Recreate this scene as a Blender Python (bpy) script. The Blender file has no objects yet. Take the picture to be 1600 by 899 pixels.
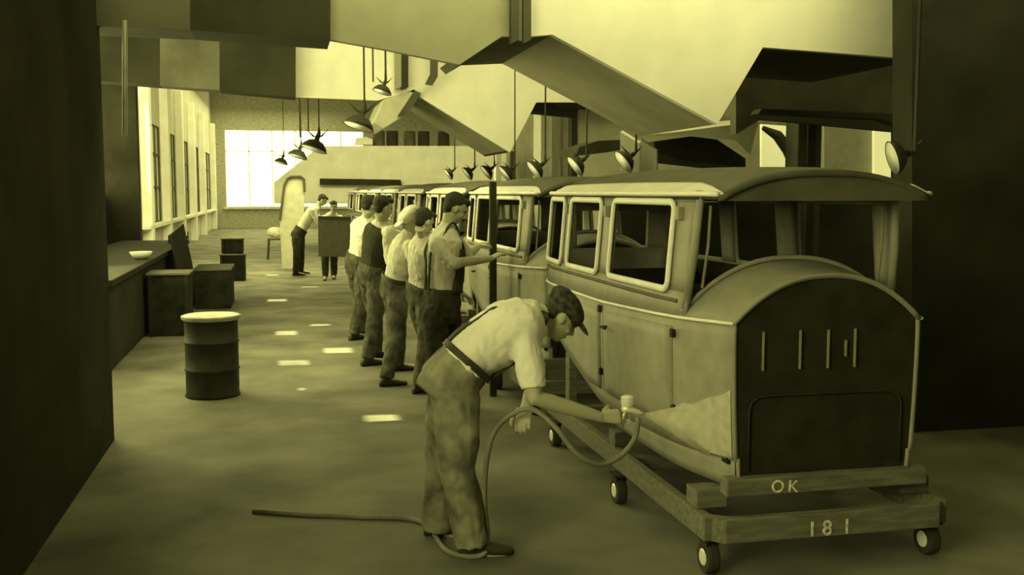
import bpy, bmesh, math, random
from mathutils import Vector, Matrix, noise
random.seed(7)
R = math.radians
SC = bpy.context.scene
COL = SC.collection

# ------------------------------------------------------------------ camera, world, lights, exposure
F = 1600.0
CAM = Vector((0, 0, 1.85))
PITCH = math.atan(149.5 / F)
YAW = math.atan(360 / math.hypot(F, 149.5))
cd = bpy.data.cameras.new('camera'); cam = bpy.data.objects.new('camera', cd); COL.objects.link(cam)
cam.location = CAM
cam.rotation_euler = (math.pi / 2 - PITCH, 0, -YAW)
cd.sensor_width = 36; cd.lens = 36 * F / 1600; cd.clip_start = .05; cd.clip_end = 200
cd.dof.use_dof = False
SC.camera = cam
RM = cam.rotation_euler.to_matrix()
def ray(px, py): return RM @ Vector(((px - 800) / F, (449.5 - py) / F, -1))
def at(px, py, Y):
    d = ray(px, py); return CAM + d * (Y / d.y)
def gr(px, py, z=0):
    d = ray(px, py); return CAM + d * ((z - CAM.z) / d.z)

SC.view_settings.view_transform = 'Standard'
SC.view_settings.look = 'None'
SC.view_settings.gamma = 1
SC.view_settings.use_curve_mapping = False
SC.view_settings.exposure = 0.0
TINT = (1.0, .965, .36)
w = bpy.data.worlds.new('world'); SC.world = w; w.use_nodes = True
w.node_tree.nodes['Background'].inputs[0].default_value = (1, .95, .30, 1)
w.node_tree.nodes['Background'].inputs[1].default_value = .085
WIN_E, FAR_E, SKY_E = 2.6, 3.0, 2.6
def area(name, loc, rot, sx, sy, e, col=TINT, spread=180):
    l = bpy.data.lights.new(name, 'AREA'); l.shape = 'RECTANGLE'; l.size = sx; l.size_y = sy
    l.energy = e; l.color = col; l.spread = R(spread)
    o = bpy.data.objects.new(name, l); COL.objects.link(o); o.location = loc; o.rotation_euler = rot
    return o
# daylight by the left hand window wall and roof lights, plus added unseen fills
area('window_daylight', (-3.25, 19, 2.9), (0, R(-90), 0), 2.2, 20, 560, spread=170)
area('high_left_fill', (-3.2, 4.6, 5.7), (0, R(-55), 0), 1.5, 6, 70, spread=150)  # added fill from an unseen high opening, for the car side
area('near_left_fill', (-3.2, .9, 3.0), (0, R(-82), R(14)), 2.2, 3.6, 190, spread=120)  # added unseen fill to brighten the painter from camera left
area('middle_left_fill', (-3.2, 11.3, 2.5), (0, R(-90), R(-28)), 2.8, 5.0, 220, spread=160)  # added unseen fill, low from the left onto the car side
area('roof_daylight', (2.0, 4.2, 6.6), (R(82), 0, 0), 9, 1.6, 480, spread=100)
area('second_roof_daylight', (1.0, 11.3, 6.2), (R(22), 0, 0), 8, 4, 300)
area('far_daylight', (0, 44, 6), (0, 0, 0), 6, 18, 900)
area('enclosure_fill', (1.2, 23, 6.6), (R(50), 0, 0), 7, 5, 1500)  # added fill to brighten the front of the far enclosure
sl = bpy.data.lights.new('sun', 'SUN'); sl.energy = 16; sl.angle = R(.6); sl.color = (1, .98, .42)
sun = bpy.data.objects.new('sun', sl); COL.objects.link(sun)
SUN = Vector((1.0, -.10, -1.45)).normalized()
sun.rotation_euler = SUN.to_track_quat('-Z', 'Y').to_euler()

# ------------------------------------------------------------------ materials
def mat(name, c, rough=.8, metal=0, var=.12, scale=6, bump=0, c2=None, emit=None, stretch=None, spec=.3):
    m = bpy.data.materials.new(name); m.use_nodes = True
    nt = m.node_tree; b = nt.nodes['Principled BSDF']
    b.inputs['Roughness'].default_value = rough; b.inputs['Metallic'].default_value = metal
    b.inputs['Specular IOR Level'].default_value = spec
    tc = nt.nodes.new('ShaderNodeTexCoord'); n = nt.nodes.new('ShaderNodeTexNoise')
    n.inputs['Scale'].default_value = scale; n.inputs['Detail'].default_value = 6
    src = tc.outputs['Object']
    if stretch:
        mp = nt.nodes.new('ShaderNodeMapping'); mp.inputs['Scale'].default_value = stretch
        nt.links.new(src, mp.inputs[0]); src = mp.outputs[0]
    nt.links.new(src, n.inputs['Vector'])
    cr = nt.nodes.new('ShaderNodeValToRGB')
    a = [max(0, v * (1 - var * 1.6)) for v in c]; d = c2 or [min(1, v * (1 + var)) for v in c]
    cr.color_ramp.elements[0].position = .32; cr.color_ramp.elements[1].position = .68
    cr.color_ramp.elements[0].color = (*a, 1); cr.color_ramp.elements[1].color = (*d, 1)
    nt.links.new(n.outputs['Fac'], cr.inputs[0]); nt.links.new(cr.outputs[0], b.inputs['Base Color'])
    if bump:
        bp = nt.nodes.new('ShaderNodeBump'); bp.inputs['Strength'].default_value = bump; bp.inputs['Distance'].default_value = .02
        nt.links.new(n.outputs['Fac'], bp.inputs['Height']); nt.links.new(bp.outputs[0], b.inputs['Normal'])
    if emit:
        b.inputs['Emission Color'].default_value = (*emit[0], 1); b.inputs['Emission Strength'].default_value = emit[1]
    return m
def g(v, b=.8): return (v, v * .97, v * b)
M = {}
M['floor'] = mat('worn_floor', g(.18), .75, var=.28, scale=1.3, bump=.1)
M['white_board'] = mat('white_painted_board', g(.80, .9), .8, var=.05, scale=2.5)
M['grey_board'] = mat('grey_and_shade_board', g(.36, .75), .8, var=.10, scale=2)  # also the half-shade tone of the near bulkhead's left part
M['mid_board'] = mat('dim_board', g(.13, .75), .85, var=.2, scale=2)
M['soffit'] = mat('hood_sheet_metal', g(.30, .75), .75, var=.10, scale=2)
M['black_board'] = mat('black_and_shade_board', g(.035, .6), .9, var=.2, scale=2)  # also the painted shade of girder and hood faces
M['dark_board'] = mat('dark_and_shade_board', g(.09, .7), .9, var=.2, scale=2)  # also the painted shade of the recess and the girder end
M['brick'] = mat('far_brick', g(.42, .8), .9, var=.2, scale=5, stretch=(1, 1, 5))
M['plaster'] = mat('plaster', g(.62, .85), .9, var=.12, scale=2, stretch=(3, 3, .5))
M['pilaster'] = mat('pale_pilaster', g(.85, .9), .9, var=.06, scale=2)
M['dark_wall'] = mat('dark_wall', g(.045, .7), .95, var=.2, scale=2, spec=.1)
M['ceiling'] = mat('ceiling_board', g(.4), .9)
M['side_glass'] = mat('frosted_window_glass', (.3, .3, .2), .6, emit=((1, .97, .33), WIN_E * .12), var=.3, scale=1.5)
M['far_glass'] = mat('bright_window_glass', (.8, .8, .5), .5, emit=((1, .98, .41), FAR_E))
M['primer'] = mat('body_primer', g(.28, .80), .62, var=.08, scale=9, spec=.35)
M['trim_paint'] = mat('pale_window_trim', g(.80, .9), .55, var=.05)
M['lit_roof_band'] = mat('lit_roof_side', g(.72, .9), .5, var=.06)  # pale value holds the light caught by the roof side
M['roof_cloth'] = mat('dark_roof_cloth', g(.10, .7), .75, var=.15)
M['black_metal'] = mat('black_metal', g(.03, .6), .75, var=.2, spec=.2)
M['firewall'] = mat('black_firewall', g(.028, .6), .8, var=.2, spec=.15)
M['interior'] = mat('shaded_interior', g(.03, .6), .95, var=.3, spec=.05)  # near-black stands in for the shade inside the cabin
M['slot'] = mat('slot_edge', g(.25, .6), .6)
M['dolly'] = mat('dolly_timber', g(.16, .75), .85, var=.2, scale=6, stretch=(1, 6, 6))
M['chalk'] = mat('chalk', g(.75, .8), .9, var=.3, scale=40)
M['steel'] = mat('worn_steel', g(.5, .8), .45, metal=.6, var=.2)
M['bright_steel'] = mat('bright_steel', g(.9, .9), .4, metal=.2)
M['rubber'] = mat('rubber', g(.04, .7), .8)
M['shirt'] = mat('white_shirt', g(.84, .9), .9, var=.05, scale=8, bump=.15, spec=.1)
M['shirt_grey'] = mat('light_work_shirt', g(.60, .85), .9, var=.1, scale=8, bump=.15, spec=.1)
M['denim'] = mat('work_trousers', g(.105, .75), .92, var=.35, scale=9, bump=.2, spec=.1)
M['denim_dark'] = mat('dark_overalls', g(.05, .7), .92, var=.3, scale=9, bump=.2, spec=.1)
M['paint_denim'] = mat('paint_spattered_trousers', g(.13, .75), .92, c2=g(.38, .75), var=.3, scale=5, bump=.2, spec=.1)
M['vest'] = mat('dark_vest', g(.05, .65), .92, var=.2, spec=.1)
M['skin'] = mat('skin', g(.46, .72), .6, var=.06)
M['hair'] = mat('dark_hair', g(.04, .6), .8, var=.3, scale=60)
M['cap'] = mat('tweed_cap', g(.055, .65), .9, var=.5, scale=35)
M['white_cap'] = mat('white_cap', g(.85, .9), .9)
M['leather'] = mat('leather', g(.04, .6), .6)
M['hose'] = mat('air_hose', g(.22, .75), .7, var=.2)
M['drum'] = mat('drum_metal', g(.035, .7), .6, var=.3)
M['drum_lid'] = mat('drum_lid', g(.75, .85), .5, var=.3, scale=4)
M['crate'] = mat('dark_crate', g(.028, .7), .9, var=.3)
M['card'] = mat('brown_panel', g(.16, .7), .85, var=.08)
M['pale_panel'] = mat('pale_panel', g(.5, .8), .7, var=.08)
M['shade_out'] = mat('lamp_shade_outside', g(.03, .6), .6)
M['shade_in'] = mat('lamp_shade_enamel', g(.95, .95), .4, emit=None)

# ------------------------------------------------------------------ mesh helpers
class MB:
    def __init__(s): s.bm = bmesh.new()
    def box(s, c, d, rot=None):
        r = bmesh.ops.create_cube(s.bm, size=1)['verts']
        m = Matrix.Translation(Vector(c)) @ ((rot.to_4x4()) if rot is not None else Matrix.Identity(4)) @ Matrix.Diagonal((*d, 1))
        bmesh.ops.transform(s.bm, matrix=m, verts=r); return s
    def face(s, pts): s.bm.faces.new([s.bm.verts.new(p) for p in pts]); return s
    def solid(s, front, back):                     # two matching polygons joined into a solid
        a = [s.bm.verts.new(p) for p in front]; b = [s.bm.verts.new(p) for p in back]; n = len(a)
        s.bm.faces.new(a); s.bm.faces.new(b[::-1])
        for i in range(n): s.bm.faces.new((a[i], b[i], b[(i + 1) % n], a[(i + 1) % n]))
        return s
    def prism(s, pts, off): return s.solid(pts, [Vector(p) + Vector(off) for p in pts])
    def loft(s, rings, cap=True):
        vs = [[s.bm.verts.new(p) for p in r] for r in rings]; n = len(vs[0])
        for a, b in zip(vs, vs[1:]):
            for i in range(n): s.bm.faces.new((a[i], a[(i + 1) % n], b[(i + 1) % n], b[i]))
        if cap: s.bm.faces.new(vs[0][::-1]); s.bm.faces.new(vs[-1])
        return s
    def tube(s, pts, r, seg=10, flat=1.0, ref=None):
        pts = [Vector(p) for p in pts]; n = len(pts)
        rs = r if isinstance(r, (list, tuple)) else [r] * n
        rings = []; prev = ref
        for i, p in enumerate(pts):
            t = (pts[min(i + 1, n - 1)] - pts[max(i - 1, 0)])
            if t.length < 1e-9: t = Vector((0, 0, 1))
            t.normalize()
            if prev is None: prev = Vector((0, 0, 1)) if abs(t.z) < .9 else Vector((0, 1, 0))
            u = (prev - t * prev.dot(t))
            if u.length < 1e-5: u = t.orthogonal()
            u.normalize(); v = t.cross(u); prev = u
            rings.append([p + u * math.cos(a) * rs[i] * flat + v * math.sin(a) * rs[i] for a in [2 * math.pi * k / seg for k in range(seg)]])
        return s.loft(rings)
    def ell(s, c, rad, ax=None, seg=16):
        r = bmesh.ops.create_uvsphere(s.bm, u_segments=seg, v_segments=max(8, seg * 2 // 3), radius=1)['verts']
        m = Matrix.Translation(Vector(c)) @ (ax.to_4x4() if ax is not None else Matrix.Identity(4)) @ Matrix.Diagonal((*rad, 1))
        bmesh.ops.transform(s.bm, matrix=m, verts=r); return s
    def lathe(s, prof, c=(0, 0, 0), ax=None, seg=24, cap=True):
        ax = ax or Matrix.Identity(3); c = Vector(c)
        return s.loft([[c + ax @ Vector((r * math.cos(a), r * math.sin(a), z)) for a in [2 * math.pi * k / seg for k in range(seg)]] for r, z in prof], cap)
    def grid(s, fn, nu, nv):
        vs = [[s.bm.verts.new(fn(i / nu, j / nv)) for j in range(nv + 1)] for i in range(nu + 1)]
        for i in range(nu):
            for j in range(nv): s.bm.faces.new((vs[i][j], vs[i + 1][j], vs[i + 1][j + 1], vs[i][j + 1]))
        return s
    def build(s, name, m, parent=None, world=False, bevel=0, smooth=False, solidify=0, base=False, voxel=0, wrinkle=0, msmooth=2, wfreq=9):
        bm = s.bm; bmesh.ops.recalc_face_normals(bm, faces=bm.faces[:])
        org = Vector((0, 0, 0))
        if world and parent is not None:
            org = parent.location.copy()
        elif base:
            xs = [v.co.x for v in bm.verts]; ys = [v.co.y for v in bm.verts]; zs = [v.co.z for v in bm.verts]
            org = Vector(((min(xs) + max(xs)) / 2, (min(ys) + max(ys)) / 2, min(zs)))
        if org.length > 0: bmesh.ops.translate(bm, verts=bm.verts[:], vec=-org)
        me = bpy.data.meshes.new(name); bm.to_mesh(me); bm.free()
        o = bpy.data.objects.new(name, me); COL.objects.link(o)
        if voxel:
            md = o.modifiers.new('r', 'REMESH'); md.mode = 'VOXEL'; md.voxel_size = voxel; md.use_smooth_shade = True
            sm = o.modifiers.new('s', 'SMOOTH'); sm.iterations = msmooth; sm.factor = .5
            o = bake(o)
            if wrinkle:
                me = o.data; cs = [(v.co.copy(), v.normal.copy()) for v in me.vertices]
                for v, (c, n) in zip(me.vertices, cs):
                    q = Vector((c.x * wfreq, c.y * wfreq, c.z * wfreq * .7)) + Vector((3, 7, 1))
                    d = noise.noise(q) * .6 + (abs(noise.noise(q * 2.3)) - .3) * .7
                    v.co = c + n * d * wrinkle
        elif solidify:
            md = o.modifiers.new('s', 'SOLIDIFY'); md.thickness = solidify; md.offset = -1; o = bake(o)
        elif bevel:
            md = o.modifiers.new('b', 'BEVEL'); md.width = bevel; md.segments = 2; md.limit_method = 'ANGLE'; o = bake(o)
        if smooth or voxel:
            for p in o.data.polygons: p.use_smooth = True
        o.data.materials.clear(); o.data.materials.append(m)
        if parent is not None: o.parent = parent
        if base: o.location = org
        return o
def bake(o):
    dg = bpy.context.evaluated_depsgraph_get()
    me = bpy.data.meshes.new_from_object(o.evaluated_get(dg)); me.name = o.name
    old = o.data; o.modifiers.clear(); o.data = me; bpy.data.meshes.remove(old); return o
def thing(name, label, cat, loc=(0, 0, 0), rz=0, group=None):
    o = bpy.data.objects.new(name, None); COL.objects.link(o); o.empty_display_size = .2
    o.location = loc; o.rotation_euler = (0, 0, rz); o['label'] = label; o['category'] = cat
    if group: o['group'] = group
    return o
def tag(o, label, cat, group=None, kind=None):
    o['label'] = label; o['category'] = cat
    if group: o['group'] = group
    if kind: o['kind'] = kind
    return o
def struct(o, label=None, cat=None):
    o['kind'] = 'structure'
    if label: o['label'] = label
    if cat: o['category'] = cat
    return o
def copy_tree(o, parent=None):
    c = o.copy(); COL.objects.link(c); c.parent = parent
    for ch in list(o.children): copy_tree(ch, c)
    return c
def text_mesh(s, size, m, name, parent, loc, rot, ext=.002):
    cu = bpy.data.curves.new(name, 'FONT'); cu.body = s; cu.size = size; cu.extrude = ext; cu.offset = size * .006
    t = bpy.data.objects.new(name, cu); COL.objects.link(t)
    dg = bpy.context.evaluated_depsgraph_get(); me = bpy.data.meshes.new_from_object(t.evaluated_get(dg))
    bpy.data.objects.remove(t)
    o = bpy.data.objects.new(name, me); COL.objects.link(o); o.data.materials.clear(); o.data.materials.append(m)
    o.parent = parent; o.location = loc; o.rotation_euler = rot; return o
def spline(pts, n=10):
    out = []; q = [pts[0]] + pts + [pts[-1]]
    for i in range(1, len(q) - 2):
        for k in range(n):
            u = k / n; p0, p1_, p2_, p3 = q[i - 1], q[i], q[i + 1], q[i + 2]
            out.append(.5 * ((2 * p1_) + (p2_ - p0) * u + (2 * p0 - 5 * p1_ + 4 * p2_ - p3) * u * u + (3 * p1_ - p0 - 3 * p2_ + p3) * u ** 3))
    out.append(pts[-1]); return out
def P(pts, Y): return [at(x, y, Y) for x, y in pts]

# ------------------------------------------------------------------ room shell
WX, FY, CZ, RX = -3.4, 54.0, 7.0, 8.6
struct(MB().box((2.6, 26, -.05), (13, 60, .1)).build('floor', M['floor']), 'worn dark factory floor', 'floor')
struct(MB().box((2.6, 26, CZ + .1), (12.4, 60, .2)).build('ceiling', M['ceiling']), 'board ceiling above the hoods', 'ceiling')
def holed_wall(name, m, plane, a0, a1, z0, z1, holes, axis, th):
    A = sorted({a0, a1, *[h[0] for h in holes], *[h[1] for h in holes]}); Z = sorted({z0, z1, *[h[2] for h in holes], *[h[3] for h in holes]})
    b = MB()
    for p, q in zip(A, A[1:]):
        run = None
        for r, t in zip(Z, Z[1:]):
            ca, cz = (p + q) / 2, (r + t) / 2
            if any(h[0] < ca < h[1] and h[2] < cz < h[3] for h in holes):
                if run: _c(b, axis, plane, p, q, run[0], run[1], th); run = None
            else: run = (run[0], t) if run else (r, t)
        if run: _c(b, axis, plane, p, q, run[0], run[1], th)
    return struct(b.build(name, m))
def _c(b, axis, pl, p, q, r, t, th):
    if axis == 'x': b.box((pl - th / 2, (p + q) / 2, (r + t) / 2), (th, q - p, t - r))
    else: b.box(((p + q) / 2, pl + th / 2, (r + t) / 2), (q - p, th, t - r))
# sun slots high in the left wall: rays run from them to the small light patches on the floor
spots = [(432, 430), (440, 469), (459, 520), (470, 567), (511, 506), (538, 547), (616, 655), (490, 449), (437, 694), (484, 608)]
holes = []
for i, (px, py) in enumerate(spots):
    q = gr(px, py); k = (WX - q.x) / SUN.x; yy = q.y + SUN.y * k; zz = SUN.z * k
    hy = .22 if i < 8 else .08; hz = .33 if i < 8 else .14
    holes.append((yy - hy * (1.0 if i % 3 else .7), yy + hy * .8, zz - hz, zz + hz * (1 if i % 2 else .8)))
wins = [(27.6, 31.2, 1.0, 3.7), (32.0, 35.6, 1.0, 3.7), (36.4, 40.4, 1.0, 3.7), (41.2, 45.4, 1.0, 3.7), (46.2, 52.4, 1.0, 3.7), (22.9, 24.9, 1.15, 2.6)]
wins += [(8.7, 14.0, 1.1, 3.9), (1.4, 7.8, 5.0, 6.4), (-1.0, 2.8, 1.8, 4.2)]  # unseen windows added to go with the left fill lamps
holed_wall('wall_left', M['plaster'], WX, -4, FY, 0, CZ, holes + wins, 'x', .15)
for i, (a, b_, z0, z1) in enumerate(wins):
    t = thing('window_%d' % (i + 1), 'tall frosted factory window in the left wall', 'window', (WX, (a + b_) / 2, z0)); struct(t)
    MB().box((WX - .08, (a + b_) / 2, (z0 + z1) / 2), (.02, b_ - a, z1 - z0)).build('pane', M['side_glass'], t, world=True)
    fr = MB()
    n = 4
    for k in range(n + 1): fr.box((WX - .03, a + (b_ - a) * k / n, (z0 + z1) / 2), (.06, .06, z1 - z0))
    for zz in (z0, z0 + (z1 - z0) * .36, z0 + (z1 - z0) * .7, z1): fr.box((WX - .03, (a + b_) / 2, zz), (.05, b_ - a, .07))
    fr.build('window_frame', M['dark_board'], t, world=True)
far_win = (-2.75, 4.2, 1.1, 4.95)
holed_wall('wall_back', M['brick'], FY, -3.6, RX, 0, CZ, [far_win], 'y', .2)
t = thing('window_7', 'blinding bright window filling the far end wall', 'window', (.7, FY, 1.1)); struct(t)
MB().box((.72, FY + .15, 3.03), (6.95, .02, 3.85)).build('pane', M['far_glass'], t, world=True)
fr = MB()
for k in range(7): fr.box((-2.75 + 6.95 * k / 6, FY + .1, 3.03), (.06, .05, 3.85))
fr.box((.72, FY + .1, 3.9), (6.95, .05, .05))
fr.build('window_frame', M['pilaster'], t, world=True)
MB().box((.72, FY - .05, 1.04), (7.2, .3, .12)).build('window_sill', M['plaster'], t, world=True)
struct(MB().box((RX + .1, 26, 3.5), (.2, 60, 7)).build('wall_right', M['grey_board']), 'dark right hand wall', 'wall')
# near left partition, unlit
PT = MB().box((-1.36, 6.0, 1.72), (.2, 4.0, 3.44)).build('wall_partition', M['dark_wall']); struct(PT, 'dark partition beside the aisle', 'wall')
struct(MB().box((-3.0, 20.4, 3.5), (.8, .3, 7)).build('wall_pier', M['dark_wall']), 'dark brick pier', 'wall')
# pilasters between the windows
for i, y in enumerate((27.2, 31.6, 36.0, 40.8, 45.8, 53.0)):
    tr = MB().box((WX + .12, y, 2.6), (.24, .5, 5.2)).build('trim_%d' % (i + 1), M['pilaster'] if i else M['pilaster'], bevel=.02); struct(tr)
struct(MB().box((WX + .1, 40, .97), (.28, 27, .08)).build('trim_8', M['pilaster']))
for k, (x, y, w_, d_) in enumerate(((2.0, 4.0, 9, 1.2), (1.0, 11.3, 8, 3.6), (1.2, 23, 7, 4), (0, 44, 5.5, 17))):  # unseen panes added to line up with the roof lamps
    t = thing('window_%d' % (k + 12), 'unseen roof light added above the %s' % ['nearest car', 'second hood', 'middle of the aisle', 'far end'][k], 'window', (x, y, CZ - .04)); struct(t)
    MB().box((0, 0, 0), (w_, d_, .03)).build('pane', M['side_glass'], t)
    fr = MB()
    for q in range(6): fr.box((-w_ / 2 + w_ * q / 5, 0, -.03), (.05, d_, .05))
    for q in (-1, 1): fr.box((0, q * d_ / 2, -.03), (w_, .05, .06))
    fr.build('window_frame', M['dark_board'], t)
tag(MB().tube([at(195, 212, 7.9), at(195, 32, 7.9)], .02, 10).build('conduit_pipe', M['steel'], base=True), 'pale vertical conduit pipe against the dark partition end', 'pipe')

# ------------------------------------------------------------------ roof beams, bulkheads, hoods
def slab(name, pts, Y, th, m): return MB().prism(P(pts, Y), (0, th, 0)).build(name, m, base=True)
TOP = -740
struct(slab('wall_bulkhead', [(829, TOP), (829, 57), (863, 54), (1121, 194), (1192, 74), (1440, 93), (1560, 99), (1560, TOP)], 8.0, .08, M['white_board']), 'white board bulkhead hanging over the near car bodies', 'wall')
struct(slab('wall_bulkhead.001', [(519, TOP), (510, 61), (600, 77), (718, 101), (784, 57), (829, 57), (829, TOP)], 8.0, .08, M['grey_board']), 'shade-toned left part of the near bulkhead', 'wall')  # grey stands in for half-shade on this part of the bulkhead
struct(slab('wall_bulkhead.002', [(462, -260), (462, 152), (590, 157), (642, 143), (797, 238), (838, 160), (1190, 160), (1190, -260)], 15.0, .08, M['white_board']), 'second white bulkhead behind the first hood', 'wall')
# girders across the aisle on the left, face shadow put into dark colours
def beam(label, pts, Y, th, m, name='roof_girder'): return struct(slab(name, pts, Y, th, m), label, 'beam')
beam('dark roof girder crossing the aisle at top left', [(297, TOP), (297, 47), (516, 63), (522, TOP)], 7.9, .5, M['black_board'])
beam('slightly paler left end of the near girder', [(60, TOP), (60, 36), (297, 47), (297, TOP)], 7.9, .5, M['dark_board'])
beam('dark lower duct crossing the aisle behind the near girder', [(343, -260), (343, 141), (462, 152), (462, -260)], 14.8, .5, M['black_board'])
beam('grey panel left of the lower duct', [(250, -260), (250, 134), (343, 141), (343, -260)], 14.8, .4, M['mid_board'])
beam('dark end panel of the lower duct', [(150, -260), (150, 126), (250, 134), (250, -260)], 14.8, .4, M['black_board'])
def hood(label, edge, Y0, Y1, m, th=.05, cap=True):
    p = P(edge, Y0); t = thing('exhaust_hood', label, 'hood', p[1])
    d = Vector((0, Y1 - Y0, 0))
    for k, (a, b_) in enumerate(zip(p, p[1:])):
        n = (b_ - a).cross(d).normalized()
        if n.z < 0: n = -n
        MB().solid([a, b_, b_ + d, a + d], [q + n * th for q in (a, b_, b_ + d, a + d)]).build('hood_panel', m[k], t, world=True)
    return t, p, d
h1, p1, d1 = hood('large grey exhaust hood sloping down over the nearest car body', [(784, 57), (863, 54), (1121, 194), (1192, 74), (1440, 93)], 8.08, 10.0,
     [M['dark_board'], M['soffit'], M['black_board'], M['black_board']])  # face tones carry the shade: grey underside, black right-hand faces
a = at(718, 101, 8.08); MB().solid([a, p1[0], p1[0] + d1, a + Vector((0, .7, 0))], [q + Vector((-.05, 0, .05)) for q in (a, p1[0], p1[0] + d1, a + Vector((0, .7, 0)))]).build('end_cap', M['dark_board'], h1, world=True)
h2, p2, d2 = hood('smaller exhaust hood further down the line with a lit left end', [(642, 143), (797, 238), (838, 160), (960, 172)], 15.08, 17.0, [M['soffit'], M['black_board'], M['black_board']])  # shade put into the tones: grey underside, black right-hand faces
# end box of hood two, its lit tone put into the pale colour
e0 = P([(583, 192), (598, 156), (648, 137), (656, 146), (628, 184), (600, 202)], 15.0)
MB().prism(e0, (0, 1.4, 0)).build('end_box', M['pale_panel'], h2, world=True, bevel=.02)
MB().prism(P([(621, 182), (648, 141), (658, 146), (636, 180)], 14.95), (0, .04, 0)).build('end_flange', M['dark_board'], h2, world=True)
# back wall of the recess behind hood one, at the right, and the frame below it; bay shade put into the dark colour
beam('dark recess wall right of the hood', [(1150, 70), (1440, 70), (1600, 95), (1600, 215), (1425, 208), (1190, 186), (1150, 210)], 10.6, .15, M['dark_board'], 'recess_panel')
beam('long dark girder over the right hand windows', [(1185, 178), (1380, 186), (1440, 208), (1440, 200), (1400, 178), (1190, 170)], 10.3, .2, M['black_board'])
t = thing('ventilation_duct', 'curved pale metal duct lying between the two hoods above the roofs', 'duct', at(1100, 230, 11))
MB().solid(P([(1000, 212), (1060, 206), (1121, 198), (1185, 190), (1172, 243), (1150, 220), (1080, 212)], 11), P([(1000, 206), (1060, 200), (1121, 190), (1185, 183), (1172, 236), (1150, 214), (1080, 206)], 12.4)).build('duct_shell', M['pale_panel'], t, world=True)
MB().prism(P([(1022, 222), (1080, 213), (1120, 218), (1165, 248), (1165, 262), (1060, 250), (1022, 240)], 11.3), (0, 1, 0)).build('duct_underside', M['black_board'], t, world=True)
MB().prism(P([(900, 243), (905, 230), (935, 220), (985, 218), (985, 232), (950, 238)], 12), (0, .8, 0)).build('duct_mouth', M['black_board'], t, world=True)
t = thing('bent_sheet', 'pale folded sheet metal panel rising above the nearest car roof', 'panel', at(985, 270, 10.8))
MB().solid(P([(969, 206), (999, 224), (999, 266), (969, 266)], 10.9), P([(973, 204), (1002, 222), (1002, 266), (973, 266)], 11.0)).build('near_leaf', M['white_board'], t, world=True)
MB().solid(P([(999, 218), (1026, 236), (1026, 270), (999, 270)], 11.02), P([(1002, 216), (1028, 234), (1028, 270), (1002, 270)], 11.12)).build('far_leaf', M['plaster'], t, world=True)
# columns
def column(label, x0, x1, y0, Y, m, name='column', strip=None):
    a, b_ = at(x0, y0, Y), at(x1, y0, Y); c = (a + b_) / 2; w_ = (b_ - a).length
    t = thing(name, label, 'column', (c.x, Y + w_ / 2, 0))
    MB().box((c.x, Y + w_ / 2, a.z / 2), (w_, w_, a.z)).build('shaft', m, t, world=True, bevel=.015)
    if strip: MB().box((c.x, Y - .02, a.z / 2), (w_ * .3, .04, a.z)).build('rib', strip, t, world=True)
    return t
column('white painted square column behind the second hood', 845, 892, 150, 19, M['pilaster'], strip=M['plaster'])
column('dark steel column right of the white one', 893, 912, 150, 18.6, M['dark_board'])
column('dark column standing under the right hand recess', 1250, 1288, 90, 10.9, M['dark_board'], strip=M['black_board'])
column('slim pale post near the second hood tip', 774, 783, 235, 22, M['pilaster'])
column('dark post just right of the slim pale one', 797, 806, 236, 22, M['dark_board'])
t = thing('roof_hanger', 'pair of dark hanger bars at the top end of the large hood', 'hanger', at(815, 66, 7.85))
for x0, x1 in ((799, 811), (818, 830)):
    MB().prism(P([(x0, TOP), (x1, TOP), (x1, 62), (x0, 68)], 7.85), (0, .08, 0)).build('bar', M['dark_board'], t, world=True)
MB().prism(P([(811, TOP), (818, TOP), (818, 64), (811, 64)], 7.9), (0, .03, 0)).build('web', M['soffit'], t, world=True)
t = thing('roof_hanger', 'dark hanger post above the lit end of the smaller hood', 'hanger', at(630, 140, 14.9))
for x0, x1, m in ((617, 627, 'soffit'), (627, 638, 'black_board')):
    MB().prism(P([(x0, 60), (x1, 60), (x1, 136), (x0, 140)], 14.9), (0, .08, 0)).build('bar', M[m], t, world=True)
t = thing('bracket', 'short bent dark bracket right of the hanger post', 'bracket', at(678, 130, 14.8))
MB().prism(P([(674, -100), (686, -100), (684, 120), (676, 133), (665, 131), (673, 115)], 14.8), (0, .08, 0)).build('arm', M['dark_board'], t, world=True)
# right background openings
def rwin(n, pts, Y, m, label):
    o = slab('window_%d' % n, pts, Y, .05, m); struct(o, label, 'window')
M['right_glass'] = mat('right_window_glass', (.7, .7, .4), .5, emit=((1, .97, .36), .62))
M['right_glass_dim'] = mat('shaded_right_glass', g(.3), .8, emit=((1, .96, .30), .06))
rwin(8, [(1190, 194), (1243, 198), (1243, 300), (1190, 300)], 12.5, M['right_glass'], 'bright window beyond the duct')
rwin(9, [(1288, 196), (1366, 204), (1366, 310), (1288, 310)], 12.5, M['right_glass_dim'], 'dim window between the dark column and the bright one')
rwin(10, [(1366, 204), (1392, 207), (1392, 310), (1366, 310)], 12.4, M['right_glass'], 'narrow bright window at far right')
rwin(11, [(1392, 207), (1520, 215), (1520, 330), (1392, 330)], 12.6, M['dark_wall'], 'dark shutter right of the narrow window')
tag(MB().tube([at(1192, 200, 12.2), at(1215, 212, 12.2), at(1232, 235, 12.2), at(1240, 262, 12.2)], [.03, .07, .08, .05], 10).build('roof_pipe', M['dark_board'], base=True), 'dark curved pipe crossing the bright right hand window', 'pipe')
struct(slab('wall_shade', [(905, 170), (1190, 186), (1190, 300), (905, 300)], 15.45, .1, M['grey_board']), 'grey wall low behind the duct', 'wall')
struct(slab('wall_corner', [(1425, -500), (1760, -500), (1760, 960), (1425, 960)], 6.9, .25, M['dark_wall']), 'dark partition closing the bay at right', 'wall')

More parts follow.
